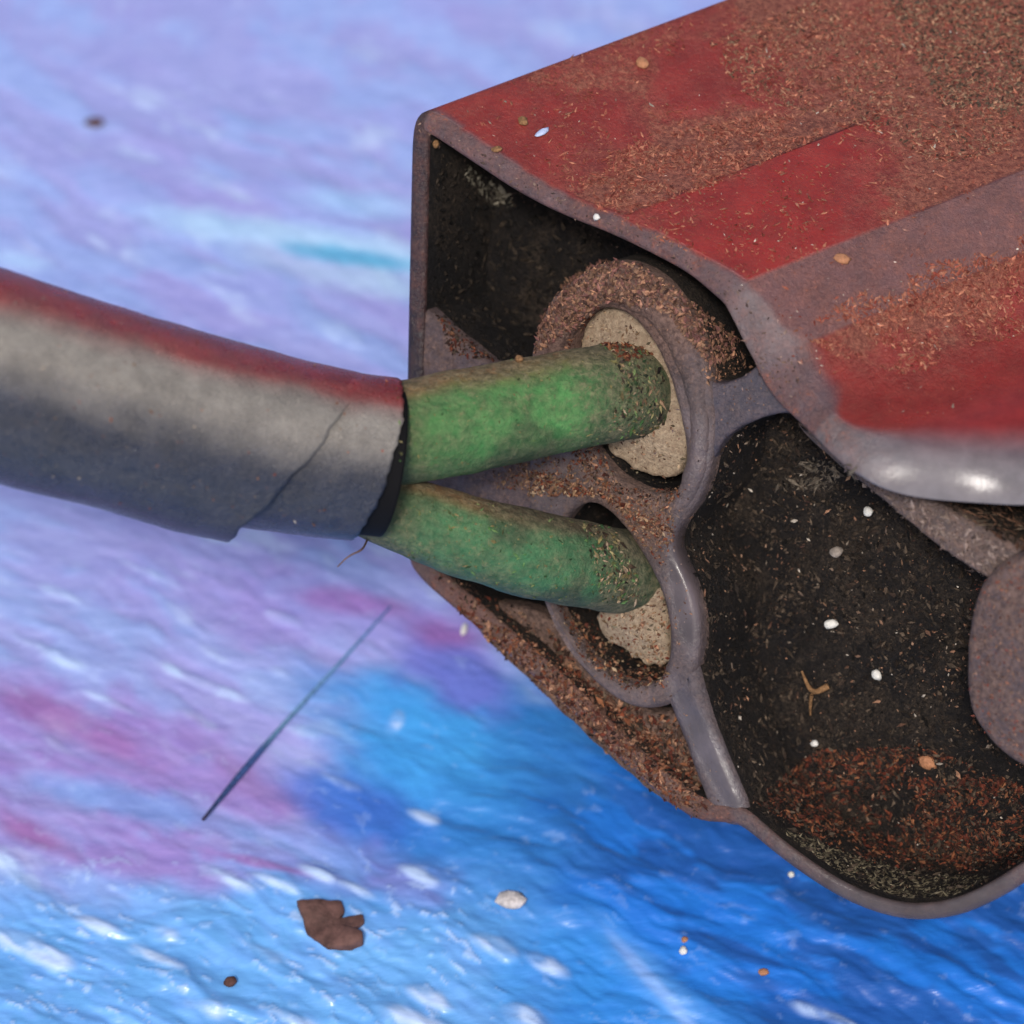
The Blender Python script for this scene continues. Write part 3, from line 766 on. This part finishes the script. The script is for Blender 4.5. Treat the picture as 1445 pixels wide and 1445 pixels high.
# ------------------------------------------------------------------ dust grains lying on the surfaces
def bvh_of(objs):
    V, F, off = [], [], 0
    for o in objs:
        n = len(o.data.vertices); co = np.empty(n * 3, np.float32); o.data.vertices.foreach_get('co', co)
        V += [tuple(x) for x in co.reshape(-1, 3).tolist()]
        F += [tuple(i + off for i in p.vertices) for p in o.data.polygons]; off += n
    return BVHTree.FromPolygons(V, F)
H_OBJS = [o for o in bpy.data.objects if o.type == 'MESH' and o.parent == housing]
C_OBJS = [o for o in bpy.data.objects if o.type == 'MESH' and o.parent == cable]
BVH_ALL = bvh_of(H_OBJS + C_OBJS)
BVH_H = bvh_of(H_OBJS); BVH_C = bvh_of(C_OBJS)

OCT = np.array([(1, 0, 0), (0, 1, 0), (-1, 0, 0), (0, -1, 0), (0, 0, 1), (0, 0, -1)], float)
OCF = np.array([(0, 1, 4), (1, 2, 4), (2, 3, 4), (3, 0, 4), (1, 0, 5), (2, 1, 5), (3, 2, 5), (0, 3, 5)])
def hit(px, py, bvh):
    r = ray(px, py); r = r / np.linalg.norm(r)
    h = bvh.ray_cast(Vector(CAM), Vector(r))
    return (np.array(h[0]), np.array(h[1])) if h[0] is not None else (None, None)

class Grains:
    def __init__(self): self.V, self.F, self.C, self.n = [], [], [], 0
    def add(self, p, nrm, size, elong, flat, col, dirv=None):
        nrm = nrm / np.linalg.norm(nrm)
        t = rng.normal(size=3) if dirv is None else dirv + rng.normal(size=3) * .5
        t = t - nrm * (t @ nrm); t /= np.linalg.norm(t) + 1e-9
        tilt = rng.normal() * .35; nn = nrm * math.cos(tilt) + t * math.sin(tilt); t = t * math.cos(tilt) - nrm * math.sin(tilt)
        b = np.cross(nn, t)
        q = OCT * (1 + .45 * (rng.random((6, 1)) - .5)) + rng.normal(size=(6, 3)) * .14
        v = p + nrm * size * flat * .55 + (q[:, :1] * t * elong + q[:, 1:2] * b * .72 + q[:, 2:3] * nn * flat) * size
        self.V.append(v); self.F.append(OCF + self.n); self.n += 6
        self.C.append(np.repeat(col[None], 6, 0))
    def build(self, name, parent):
        o = link_mesh(name, np.concatenate(self.V), np.concatenate(self.F), M_GRAIN, parent, np.clip(np.concatenate(self.C), 0, 1), smooth_shade=False)
        o['kind'] = 'stuff'; return o

def pick(pal):
    a, b = pal[rng.integers(len(pal))], pal[rng.integers(len(pal))]
    return (a + (b - a) * rng.random()) * (.7 + .6 * rng.random())
SALMON = [lin(156, 90, 74), lin(182, 122, 98), lin(122, 58, 48), lin(160, 112, 92), lin(132, 70, 58), lin(146, 84, 70)]
BROWN = [lin(120, 92, 76), lin(92, 66, 54), lin(150, 120, 98), lin(72, 54, 48), lin(176, 134, 108)]
BLACKISH = [lin(24, 22, 21), lin(44, 39, 35), lin(64, 56, 48), lin(20, 19, 19)]
DARK = [lin(40, 35, 32), lin(66, 58, 50), lin(96, 84, 72), lin(30, 27, 26), lin(54, 44, 38)]
PALE = [lin(190, 182, 170), lin(140, 130, 118), lin(216, 208, 196)]
RUST = [lin(100, 50, 38), lin(124, 68, 48), lin(80, 42, 34), lin(140, 94, 66), lin(58, 38, 33)]
OLIVE = [lin(104, 98, 80), lin(132, 124, 104), lin(80, 74, 60)]
TAN = [lin(190, 168, 140), lin(150, 124, 98), lin(120, 96, 72)]
GREEN = [lin(70, 110, 62), lin(96, 130, 80), lin(130, 120, 80), lin(50, 78, 50), lin(150, 140, 100)]

def sprinkle(G, bvh, poly, count, smin, smax, pal, thr=None, scale=60, elong=(1, 2.2), flat=(.3, .8), seed=0, dirv=None, deep=None):
    poly = [tuple(p) for p in poly]; xs = [p[0] for p in poly]; ys = [p[1] for p in poly]
    k = tries = 0
    while k < count and tries < count * 12:
        tries += 1
        x = min(xs) + rng.random() * (max(xs) - min(xs)); y = min(ys) + rng.random() * (max(ys) - min(ys))
        if not in_poly((x, y), poly): continue
        if thr is not None:
            f = float(fbm(np.array([x / scale]), np.array([y / scale * 1.6]), 0, 50 + seed, 3)[0])
            if f < thr + .10 * (rng.random() - .5): continue
        p, n = hit(x, y, bvh)
        if p is None: continue
        if deep is not None and (p - E0) @ DIN < deep: continue
        if n @ ray(x, y) > 0: n = -n
        s = (smin + (smax - smin) * rng.random() ** 3.6) * PX * .5
        G.add(p, n, s, elong[0] + (elong[1] - elong[0]) * rng.random(), flat[0] + (flat[1] - flat[0]) * rng.random(), pick(pal), dirv)
        k += 1

G = Grains()      # on the red top
sprinkle(G, BVH_H, [(640, 150), (970, 10), (1445, 0), (1445, 240), (1060, 395), (850, 300)], 4200, 1.3, 6, SALMON, .44, 55, (1, 3.6), (.12, .35), 1)
sprinkle(G, BVH_H, [(800, 240), (930, 190), (1080, 160), (1200, 175), (1010, 260), (860, 310)], 4500, 1.3, 6.5, SALMON, .42, 40, (1, 3.6), (.12, .35), 2)
sprinkle(G, BVH_H, [(1000, 60), (1150, 0), (1445, 0), (1445, 210), (1330, 230), (1180, 165), (1050, 140)], 9000, 1.5, 7, BROWN + SALMON, .38, 40, (1, 2.8), (.2, .5), 3)
sprinkle(G, BVH_H, [(1250, 0), (1445, 0), (1445, 160), (1330, 150)], 4200, 1.5, 7.5, BROWN + DARK[1:3], None, 60, (1, 2), (.3, .7), 4)
sprinkle(G, BVH_H, [(1180, 500), (1120, 470), (1250, 390), (1445, 330), (1445, 470), (1280, 530)], 3600, 1.3, 6.5, SALMON, .46, 50, (1, 3.4), (.12, .35), 5)
sprinkle(G, BVH_H, [(620, 160), (1445, 0), (1445, 560), (1300, 600), (1130, 540), (1050, 405)], 420, 2, 6, SALMON + PALE, None, 60, (1, 3), (.2, .5), 6)
sprinkle(G, BVH_H, [(578, 170), (600, 160), (740, 245), (870, 305), (1040, 395), (1110, 480), (1130, 560), (1085, 560), (1020, 425), (860, 345), (740, 292), (612, 205)], 420, 1.5, 5, [lin(128, 104, 94), lin(96, 80, 76), lin(150, 130, 118), lin(70, 58, 56)], None, 50, (1, 2.4), (.3, .7), 7)
G.build('dust', housing)
G = Grains()      # in the pockets
RP = [(1010, 612), (1120, 585), (1190, 665), (1380, 815), (1360, 1000), (1440, 1090), (1445, 1230), (1300, 1285), (1180, 1250), (1050, 1150), (970, 970), (985, 890), (945, 775), (995, 690)]
sprinkle(G, BVH_H, RP, 8500, 1.6, 9, DARK + DARK + BLACKISH, .38, 34, (1, 2.6), (.3, .9), 11, None, .06)
sprinkle(G, BVH_H, RP, 1800, 1.0, 4.5, BROWN + PALE[1:2] + DARK, .36, 24, (1, 2), (.4, .9), 38, None, .06)
sprinkle(G, BVH_H, RP, 420, 2.5, 8, BROWN + PALE[1:2], .45, 50, (1, 2.4), (.3, .9), 12, None, .06)
sprinkle(G, BVH_H, [(1085, 700), (1130, 645), (1200, 655), (1215, 680), (1180, 690), (1120, 692)], 260, 2, 9, [lin(110, 102, 92), lin(84, 78, 70), lin(60, 56, 52)], .42, 26, (1.4, 4), (.3, .6), 29)
sprinkle(G, BVH_H, RP, 60, 3, 7, PALE, None, 50, (1, 1.8), (.5, .9), 13, None, .06)
sprinkle(G, BVH_H, [(1060, 1130), (1150, 1060), (1300, 1050), (1445, 1110), (1445, 1225), (1330, 1240), (1200, 1210)], 7000, 1.6, 8, RUST + RUST + DARK, .34, 60, (1, 2.6), (.3, .9), 14, None, .06)
sprinkle(G, BVH_H, [(1080, 1160), (1200, 1205), (1300, 1235), (1400, 1235), (1330, 1275), (1240, 1275), (1150, 1225)], 900, 2.5, 8, OLIVE, None, 60, (1, 3), (.2, .5), 15, None, .06)
sprinkle(G, BVH_H, [(600, 200), (740, 290), (860, 345), (760, 440), (745, 510), (690, 510), (612, 450)], 1300, 2.2, 10, BLACKISH, None, 50, (1, 2.8), (.3, .9), 16, None, .06)
sprinkle(G, BVH_H, [(650, 225), (735, 285), (710, 295), (660, 260)], 90, 3, 10, [lin(120, 116, 104), lin(86, 82, 72), lin(150, 146, 132)], None, 50, (1.4, 4), (.3, .6), 17, None, .06)
sprinkle(G, BVH_H, [(612, 440), (640, 460), (700, 510), (640, 500)], 200, 3, 8, RUST + DARK, None, 50, (1, 2), (.3, .9), 18)
sprinkle(G, BVH_H, [(752, 500), (765, 445), (800, 395), (850, 366), (900, 372), (950, 405), (1045, 480), (1030, 510), (1000, 515), (940, 440), (900, 430), (850, 425), (800, 470)], 2400, 3, 9,
         BROWN + [lin(120, 84, 80), lin(140, 100, 92)], None, 50, (1, 2), (.4, 1), 19)
sprinkle(G, BVH_H, [(630, 850), (740, 900), (840, 970), (930, 1040), (1000, 1140), (960, 1140), (850, 1050), (720, 930)], 1500, 3, 10, RUST + BROWN, None, 50, (1, 2.2), (.4, 1), 20)
sprinkle(G, BVH_H, [(770, 880), (840, 970), (920, 1012), (965, 1010), (1000, 1150), (900, 1080), (800, 960)], 900, 3, 11, RUST + BROWN + DARK, None, 50, (1, 2.2), (.4, 1), 28, None, .06)
sprinkle(G, BVH_H, [(740, 660), (840, 690), (945, 745), (930, 760), (850, 700), (745, 700)], 500, 3, 8, RUST + BROWN + TAN, None, 50, (1, 2), (.4, 1), 21)
sprinkle(G, BVH_H, [(1190, 655), (1300, 700), (1445, 785), (1445, 830), (1380, 812), (1200, 670)], 500, 2.5, 8, [lin(150, 134, 126), lin(120, 104, 100), lin(96, 84, 80)], None, 50, (1, 3), (.3, .7), 22, None, .03)
sprinkle(G, BVH_H, [(1310, 700), (1445, 700), (1445, 780)], 300, 3, 9, DARK + BROWN[:2], None, 50, (2, 4), (.3, .7), 23, None, .06)
sprinkle(G, BVH_H, [(790, 620), (850, 690), (945, 712), (968, 690), (880, 690), (840, 630)], 520, 1.8, 7, RUST + BROWN + DARK, None, 50, (1, 2), (.4, 1), 24)
sprinkle(G, BVH_H, [(775, 830), (820, 930), (880, 974), (935, 970), (944, 940), (880, 945), (835, 890)], 620, 1.8, 8, RUST + BROWN + DARK, None, 50, (1, 2), (.4, 1), 39)
sprinkle(G, BVH_H, [(815, 450), (860, 432), (920, 485), (965, 640), (945, 695), (850, 650)], 420, 1.5, 7, TAN + BROWN + OLIVE, None, 50, (1, 2), (.3, .7), 43)
sprinkle(G, BVH_H, [(840, 860), (940, 830), (945, 945), (900, 940)], 300, 1.5, 7, TAN + BROWN + OLIVE, None, 50, (1, 2), (.3, .7), 44)
sprinkle(G, BVH_H, [(790, 440), (850, 425), (800, 500)], 120, 1.8, 6, RUST + BROWN, None, 50, (1, 2), (.4, 1), 40)
sprinkle(G, BVH_H, [(690, 640), (830, 650), (880, 700), (945, 712), (956, 748), (935, 800), (900, 760), (850, 700), (700, 690)], 1500, 1.4, 6, RUST[:2] + BROWN + TAN[1:], None, 50, (1, 2), (.4, .9), 41)
sprinkle(G, BVH_H, [(600, 800), (740, 860), (800, 930), (900, 1010), (1000, 1150), (960, 1160), (850, 1060), (720, 940)], 1600, 1.4, 7, DARK + BROWN + RUST[:2], None, 50, (1, 2), (.4, .9), 42)
sprinkle(G, BVH_H, [(840, 870), (945, 860), (945, 975), (860, 960), (790, 880)], 260, 2.5, 8, TAN + RUST[:2], None, 50, (1, 2), (.3, .8), 25)
sprinkle(G, BVH_H, [(1365, 820), (1445, 780), (1445, 1090), (1365, 1010)], 700, 1.2, 5, SALMON + BROWN + [lin(130, 110, 108)], None, 50, (1, 2), (.2, .5), 26)
sprinkle(G, BVH_H, [(745, 560), (760, 450), (850, 370), (950, 405), (1003, 540), (1130, 500), (1130, 590), (1015, 625), (950, 745), (988, 880), (965, 1000), (1050, 1160), (1000, 1165), (915, 1008), (820, 945), (760, 850)], 1500, 1.0, 4.5, BROWN + [lin(128, 112, 110), lin(150, 132, 124), lin(60, 52, 54)], .40, 36, (1, 2), (.2, .5), 37)
sprinkle(G, BVH_H, [(990, 520), (1050, 490), (1060, 520), (1000, 545)], 160, 2, 7, BROWN, None, 50, (1, 2), (.4, .8), 27)
G.build('dust', housing)
G = Grains()      # on the wires and the cable
W1P = [(560, 535), (880, 470), (935, 520), (935, 600), (880, 635), (600, 680), (560, 660)]
W2P = [(560, 700), (640, 690), (850, 710), (915, 850), (760, 845), (560, 780)]
sprinkle(G, BVH_C, W1P, 200, 1.5, 5, GREEN, .42, 50, (1, 2.6), (.25, .6), 31)
sprinkle(G, BVH_C, W2P, 300, 1.5, 6, GREEN, .40, 50, (1, 2.6), (.25, .6), 32)
sprinkle(G, BVH_C, [(840, 478), (890, 475), (935, 520), (940, 600), (890, 630), (860, 600), (880, 530)], 520, 1.8, 9, GREEN + TAN + DARK, None, 50, (1, 2.4), (.3, .8), 33)
sprinkle(G, BVH_C, [(820, 730), (860, 720), (915, 850), (850, 850)], 420, 1.8, 9, GREEN + TAN + DARK, None, 50, (1, 2.4), (.3, .8), 34)
sprinkle(G, BVH_C, [(840, 478), (900, 475), (925, 500), (880, 510)], 160, 3, 10, RUST, None, 50, (1, 2.6), (.3, .8), 35)
sprinkle(G, BVH_C, [(0, 380), (500, 515), (560, 535), (520, 760), (0, 690)], 150, 1.5, 5, PALE + TAN + SALMON, None, 60, (1, 2), (.3, .7), 36)
G.build('dust', cable)

# ------------------------------------------------------------------ single crumbs, flakes and scraps
def plain(name, col, rough=.8, var=.35, scale=40):
    M = Mat(name)
    f = M.noise(scale, 5, .65)
    c = M.mix(M.ramp(f, .3, .7), np.array(col) * (1 - var), np.array(col) * (1 + var * .6))
    return M.set(c, rough, M.bump(M.noise(scale * 1.5, 5, .6), .5, .02), .3)
M_FLAKE = plain('brown_leaf_scrap', lin(98, 70, 64), .75, .5, 14)
M_SEED = plain('dark_brown_seed', lin(92, 62, 54))
M_PEBBLE = plain('pale_stone', lin(200, 192, 190))
M_WHITE = plain('white_crumb', lin(226, 222, 214), .6, .15)
M_STRAW = plain('straw_bits', lin(140, 104, 70), .85, .5, 60)
M_CHIP = plain('pale_blue_paint_chip', lin(188, 200, 232), .5, .1)
M_ORANGE = plain('orange_flake', lin(176, 122, 88), .7, .25)
M_HAIR = plain('brown_fibre', lin(110, 86, 80))

def crumb(name, p, n, sx, sy, sz, mat, label, cat, group=None, sub=2, rot=0.0, lumpy=.28):
    bm = bmesh.new(); bmesh.ops.create_icosphere(bm, subdivisions=sub, radius=1)
    sd_ = random.random() * 50
    n = Vector(n).normalized(); t = Vector(RIGHT) * math.cos(rot) + Vector(UP) * math.sin(rot); t = (t - n * t.dot(n)).normalized(); b = n.cross(t)
    for v in bm.verts:
        k = 1 + lumpy * mnoise.noise(v.co * 1.6 + Vector((sd_, 0, 0)))
        c = v.co * k
        v.co = t * (c.x * sx) + b * (c.y * sy) + n * (c.z * sz)
    for f in bm.faces: f.smooth = True
    me = bpy.data.meshes.new(name); bm.to_mesh(me); bm.free(); me.materials.append(mat)
    o = bpy.data.objects.new(name, me); COL.objects.link(o); o.location = Vector(p) + n * sz * .8
    return tag(o, label, cat, group)

def slab(name, pts, z, thick, mat, label, cat, group=None, warp=.08):
    q = resample(np.array(pts, float), 110); q = q + np.stack([fbm(q[:, 0] / 6, q[:, 1] / 6, 0, 3, 3) - .5, fbm(q[:, 0] / 6, q[:, 1] / 6, 9, 4, 3) - .5], 1) * 2.5; q = resample(chaikin(q, 1), 110)
    top = np.array([at_height(x, y, z) for x, y in q]); c = top.mean(0)
    V = [];  F = []; n = len(q); off = 0
    rows = [(1.0, 0), (1.0, thick * .7), (.96, thick), (.7, thick), (.4, thick), (.15, thick)]
    for f, h in rows:
        ring = c + (top - c) * f; ring[:, 2] = z + h + warp * (fbm(ring[:, 0] * 7, ring[:, 1] * 7, 0, 5, 3) - .4) * (h > 0)
        V.append(ring - c * [1, 1, 0] - [0, 0, z])
    F = grid_faces(len(rows), n); V = np.concatenate(V)
    F.append(tuple(range((len(rows) - 1) * n, len(rows) * n)))
    o = link_mesh(name, V, F, mat, None); o.location = (c[0], c[1], z)
    return tag(o, label, cat, group)

BV_B = None
def board_pt(x, y):
    p = at_height(x, y, -.03); return p
slab('leaf_scrap', [(418, 1278), (482, 1274), (487, 1290), (478, 1300), (512, 1292), (515, 1304), (498, 1316), (512, 1322), (513, 1334), (495, 1342), (462, 1340), (432, 1318), (427, 1296)], -.010, .016, M_FLAKE,
     'brown notched leaf scrap lying on the pale blue paint', 'leaf scrap')
crumb('seed', board_pt(325, 1388), (0, 0, 1), 10 * PX, 8 * PX, 7 * PX, M_SEED, 'small dark brown seed below the notched brown leaf scrap', 'seed', rot=.3)
crumb('pebble', board_pt(721, 1274), (0, 0, 1), 22 * PX, 15 * PX, 10 * PX, M_PEBBLE, 'pale oval pebble on the blue paint right of the leaf scrap', 'pebble', rot=-.1)
crumb('crumb', board_pt(134, 176), (0, 0, 1), 18 * PX, 10 * PX, 8 * PX, M_SEED, 'blurred brown crumb alone on lavender paint beyond the cable', 'crumb')
crumb('crumb', board_pt(655, 890), (0, 0, 1), 5 * PX, 12 * PX, 5 * PX, M_WHITE, 'white elongated crumb on pink paint beside the lower edge of the housing', 'crumb', rot=-.25)
crumb('crumb', board_pt(1116, 1236), (0, 0, 1), 5 * PX, 5 * PX, 5 * PX, M_WHITE, 'white crumb on deep blue paint just under the housing rim', 'crumb')
crumb('crumb', board_pt(964, 1344), (0, 0, 1), 6.5 * PX, 6.5 * PX, 6 * PX, M_WHITE, 'whitish crumb, lower of two close together on deep blue paint', 'crumb')
crumb('crumb', board_pt(966, 1328), (0, 0, 1), 5.5 * PX, 5 * PX, 5 * PX, M_ORANGE, 'tan crumb, upper of two close together on deep blue paint', 'crumb')
crumb('crumb', board_pt(1077, 1373), (0, 0, 1), 8 * PX, 6 * PX, 4 * PX, M_ORANGE, 'flat pinkish crumb low on the deep blue paint', 'crumb')

def stick(name, pts, radii, mat, label, cat, nphi=10, tones=None):
    P = chaikin(np.array(pts, float), 2, False); R = chaikin(np.array(radii, float)[:, None], 2, False)[:, 0]
    c0 = P.mean(0); T = np.gradient(P, axis=0); T /= np.linalg.norm(T, axis=1)[:, None]
    ph = np.linspace(0, 2 * np.pi, nphi, endpoint=False); rows = []
    for p, t, r in zip(P, T, R):
        a = np.cross(t, UP); a /= np.linalg.norm(a); b = np.cross(t, a)
        rows.append(p - c0 + np.outer(np.cos(ph) * r, a) + np.outer(np.sin(ph) * r, b))
    F = grid_faces(len(rows), nphi); n = len(rows) * nphi
    F += [tuple(range(nphi)), tuple(range(n - nphi, n))]
    cc = None
    if tones is not None:
        f = np.linspace(0, 1, len(P)); cc = np.repeat(np.stack([np.interp(f, tones[0], np.array(tones[1])[:, k]) for k in range(3)], 1), nphi, 0)
    o = link_mesh(name, np.concatenate(rows), F, mat, None, cc); o.location = Vector(c0)
    return tag(o, label, cat)
bp = [(286, 1157, -.012), (345, 1085, -.010), (400, 1022, -.012), (480, 935, -.014), (551, 856, -.022)]
M_BRISTLE = mat_grain('painted_bristle')
stick('bristle', [at_height(x, y, z) for x, y, z in bp], np.array([2.2, 5.5, 3.2, 2.8, 2.2]) * PX, M_BRISTLE, 'long straight painted-over brush bristle stuck in lavender and pink paint', 'bristle',
      tones=([0, .12, .38, .44, .7, 1], [lin(70, 50, 60), lin(52, 72, 116), lin(66, 96, 156), lin(104, 146, 182), lin(108, 156, 206), lin(92, 120, 196)]))
p0, _ = hit(518, 762, BVH_C)
fp = [p0 if p0 is not None else at_depth(518, 762, D_END)]
stick('fibre', [fp[0], at_depth(512, 776, D_END - .02), at_depth(492, 784, D_END - .03), at_depth(476, 800, D_END - .04)], np.array([1.6, 1.6, 1.3, .9]) * PX, M_HAIR,
      'thin brown frayed fibre hanging from the end of the cable sleeve', 'fibre', 6)

def on_surface(name, x, y, sx, sy, sz, mat, label, cat, rot=0, bvh=None, group=None):
    p, n = hit(x, y, bvh or BVH_ALL)
    if p is None: return
    if n @ ray(x, y) > 0: n = -n
    return crumb(name, p, n, sx * PX, sy * PX, sz * PX, mat, label, cat, group, rot=rot)
on_surface('paint_chip', 765, 188, 13, 5, 3, M_CHIP, 'pale blue sliver of paint on the red top of the housing', 'paint chip', .8)
on_surface('flake', 906, 90, 9, 11, 4, M_ORANGE, 'orange flake on the red top near the far edge', 'flake', .6)
on_surface('flake', 738, 172, 7, 9, 3, M_STRAW, 'tan flake on the red top left of the pale blue sliver', 'flake', .5)
on_surface('flake', 701, 212, 8, 5, 3, M_STRAW, 'tan flake lying near the front edge of the red top', 'flake', .1)
on_surface('flake', 1188, 366, 12, 8, 3, M_ORANGE, 'orange flake on the greyish band between the red faces', 'flake', -.2)
on_surface('grain', 612, 203, 6, 6, 5, M_STRAW, 'yellowish grain in the top corner of the black pocket rim', 'grain')
on_surface('grain', 733, 510, 6, 6, 5, M_STRAW, 'yellowish grain on top of the upper green wire', 'grain')
on_surface('grain', 843, 307, 5, 5, 4, M_WHITE, 'white grain on the grey rim below the red top', 'grain')
on_surface('crumb', 1226, 722, 7, 8, 5, M_WHITE, 'white crumb in the dark pocket just below the dusty diagonal rib', 'crumb', .4)
on_surface('crumb', 1173, 880, 11, 7, 6, M_WHITE, 'white oval crumb in the middle of the dark pocket', 'crumb', .15)
on_surface('crumb', 1239, 950, 7, 9, 6, M_WHITE, 'white crumb in the dark pocket right of the straw bit', 'crumb', .5)
on_surface('crumb', 1151, 1048, 6, 5, 5, M_WHITE, 'small white crumb in the dark pocket below the straw bit', 'crumb')
on_surface('crumb', 1310, 1074, 14, 11, 6, M_ORANGE, 'tan crumb among rusty dust near the grey boss', 'crumb')
on_surface('crumb', 1180, 780, 10, 8, 5, plain('grey_crumb', lin(150, 138, 128)), 'grey angular crumb in the upper part of the dark pocket', 'crumb', .4)
straw = None
ps = [hit(x, y, BVH_H)[0] for x, y in ((1136, 944), (1152, 976), (1172, 966), (1146, 1008))]
if all(p is not None for p in ps):
    lift = -DIN * .03
    straw = stick('straw_bit', [ps[0] + lift, ps[1] + lift * 1.4, ps[2] + lift * .6], np.array([1.6, 4, 5]) * PX, M_STRAW, 'forked straw-coloured plant bit lying in the dark pocket', 'plant bit', 8)
    br = stick('stem', [ps[1] + lift * 1.4, (ps[1] + ps[3]) / 2 + lift * 1.2, ps[3] + lift * .5], np.array([3, 2.4, 1.4]) * PX, M_STRAW, '', '', 8)
    for k_ in ('label', 'category'): del br[k_]
    br.parent = straw; br.matrix_parent_inverse = Matrix.Translation(straw.location).inverted()
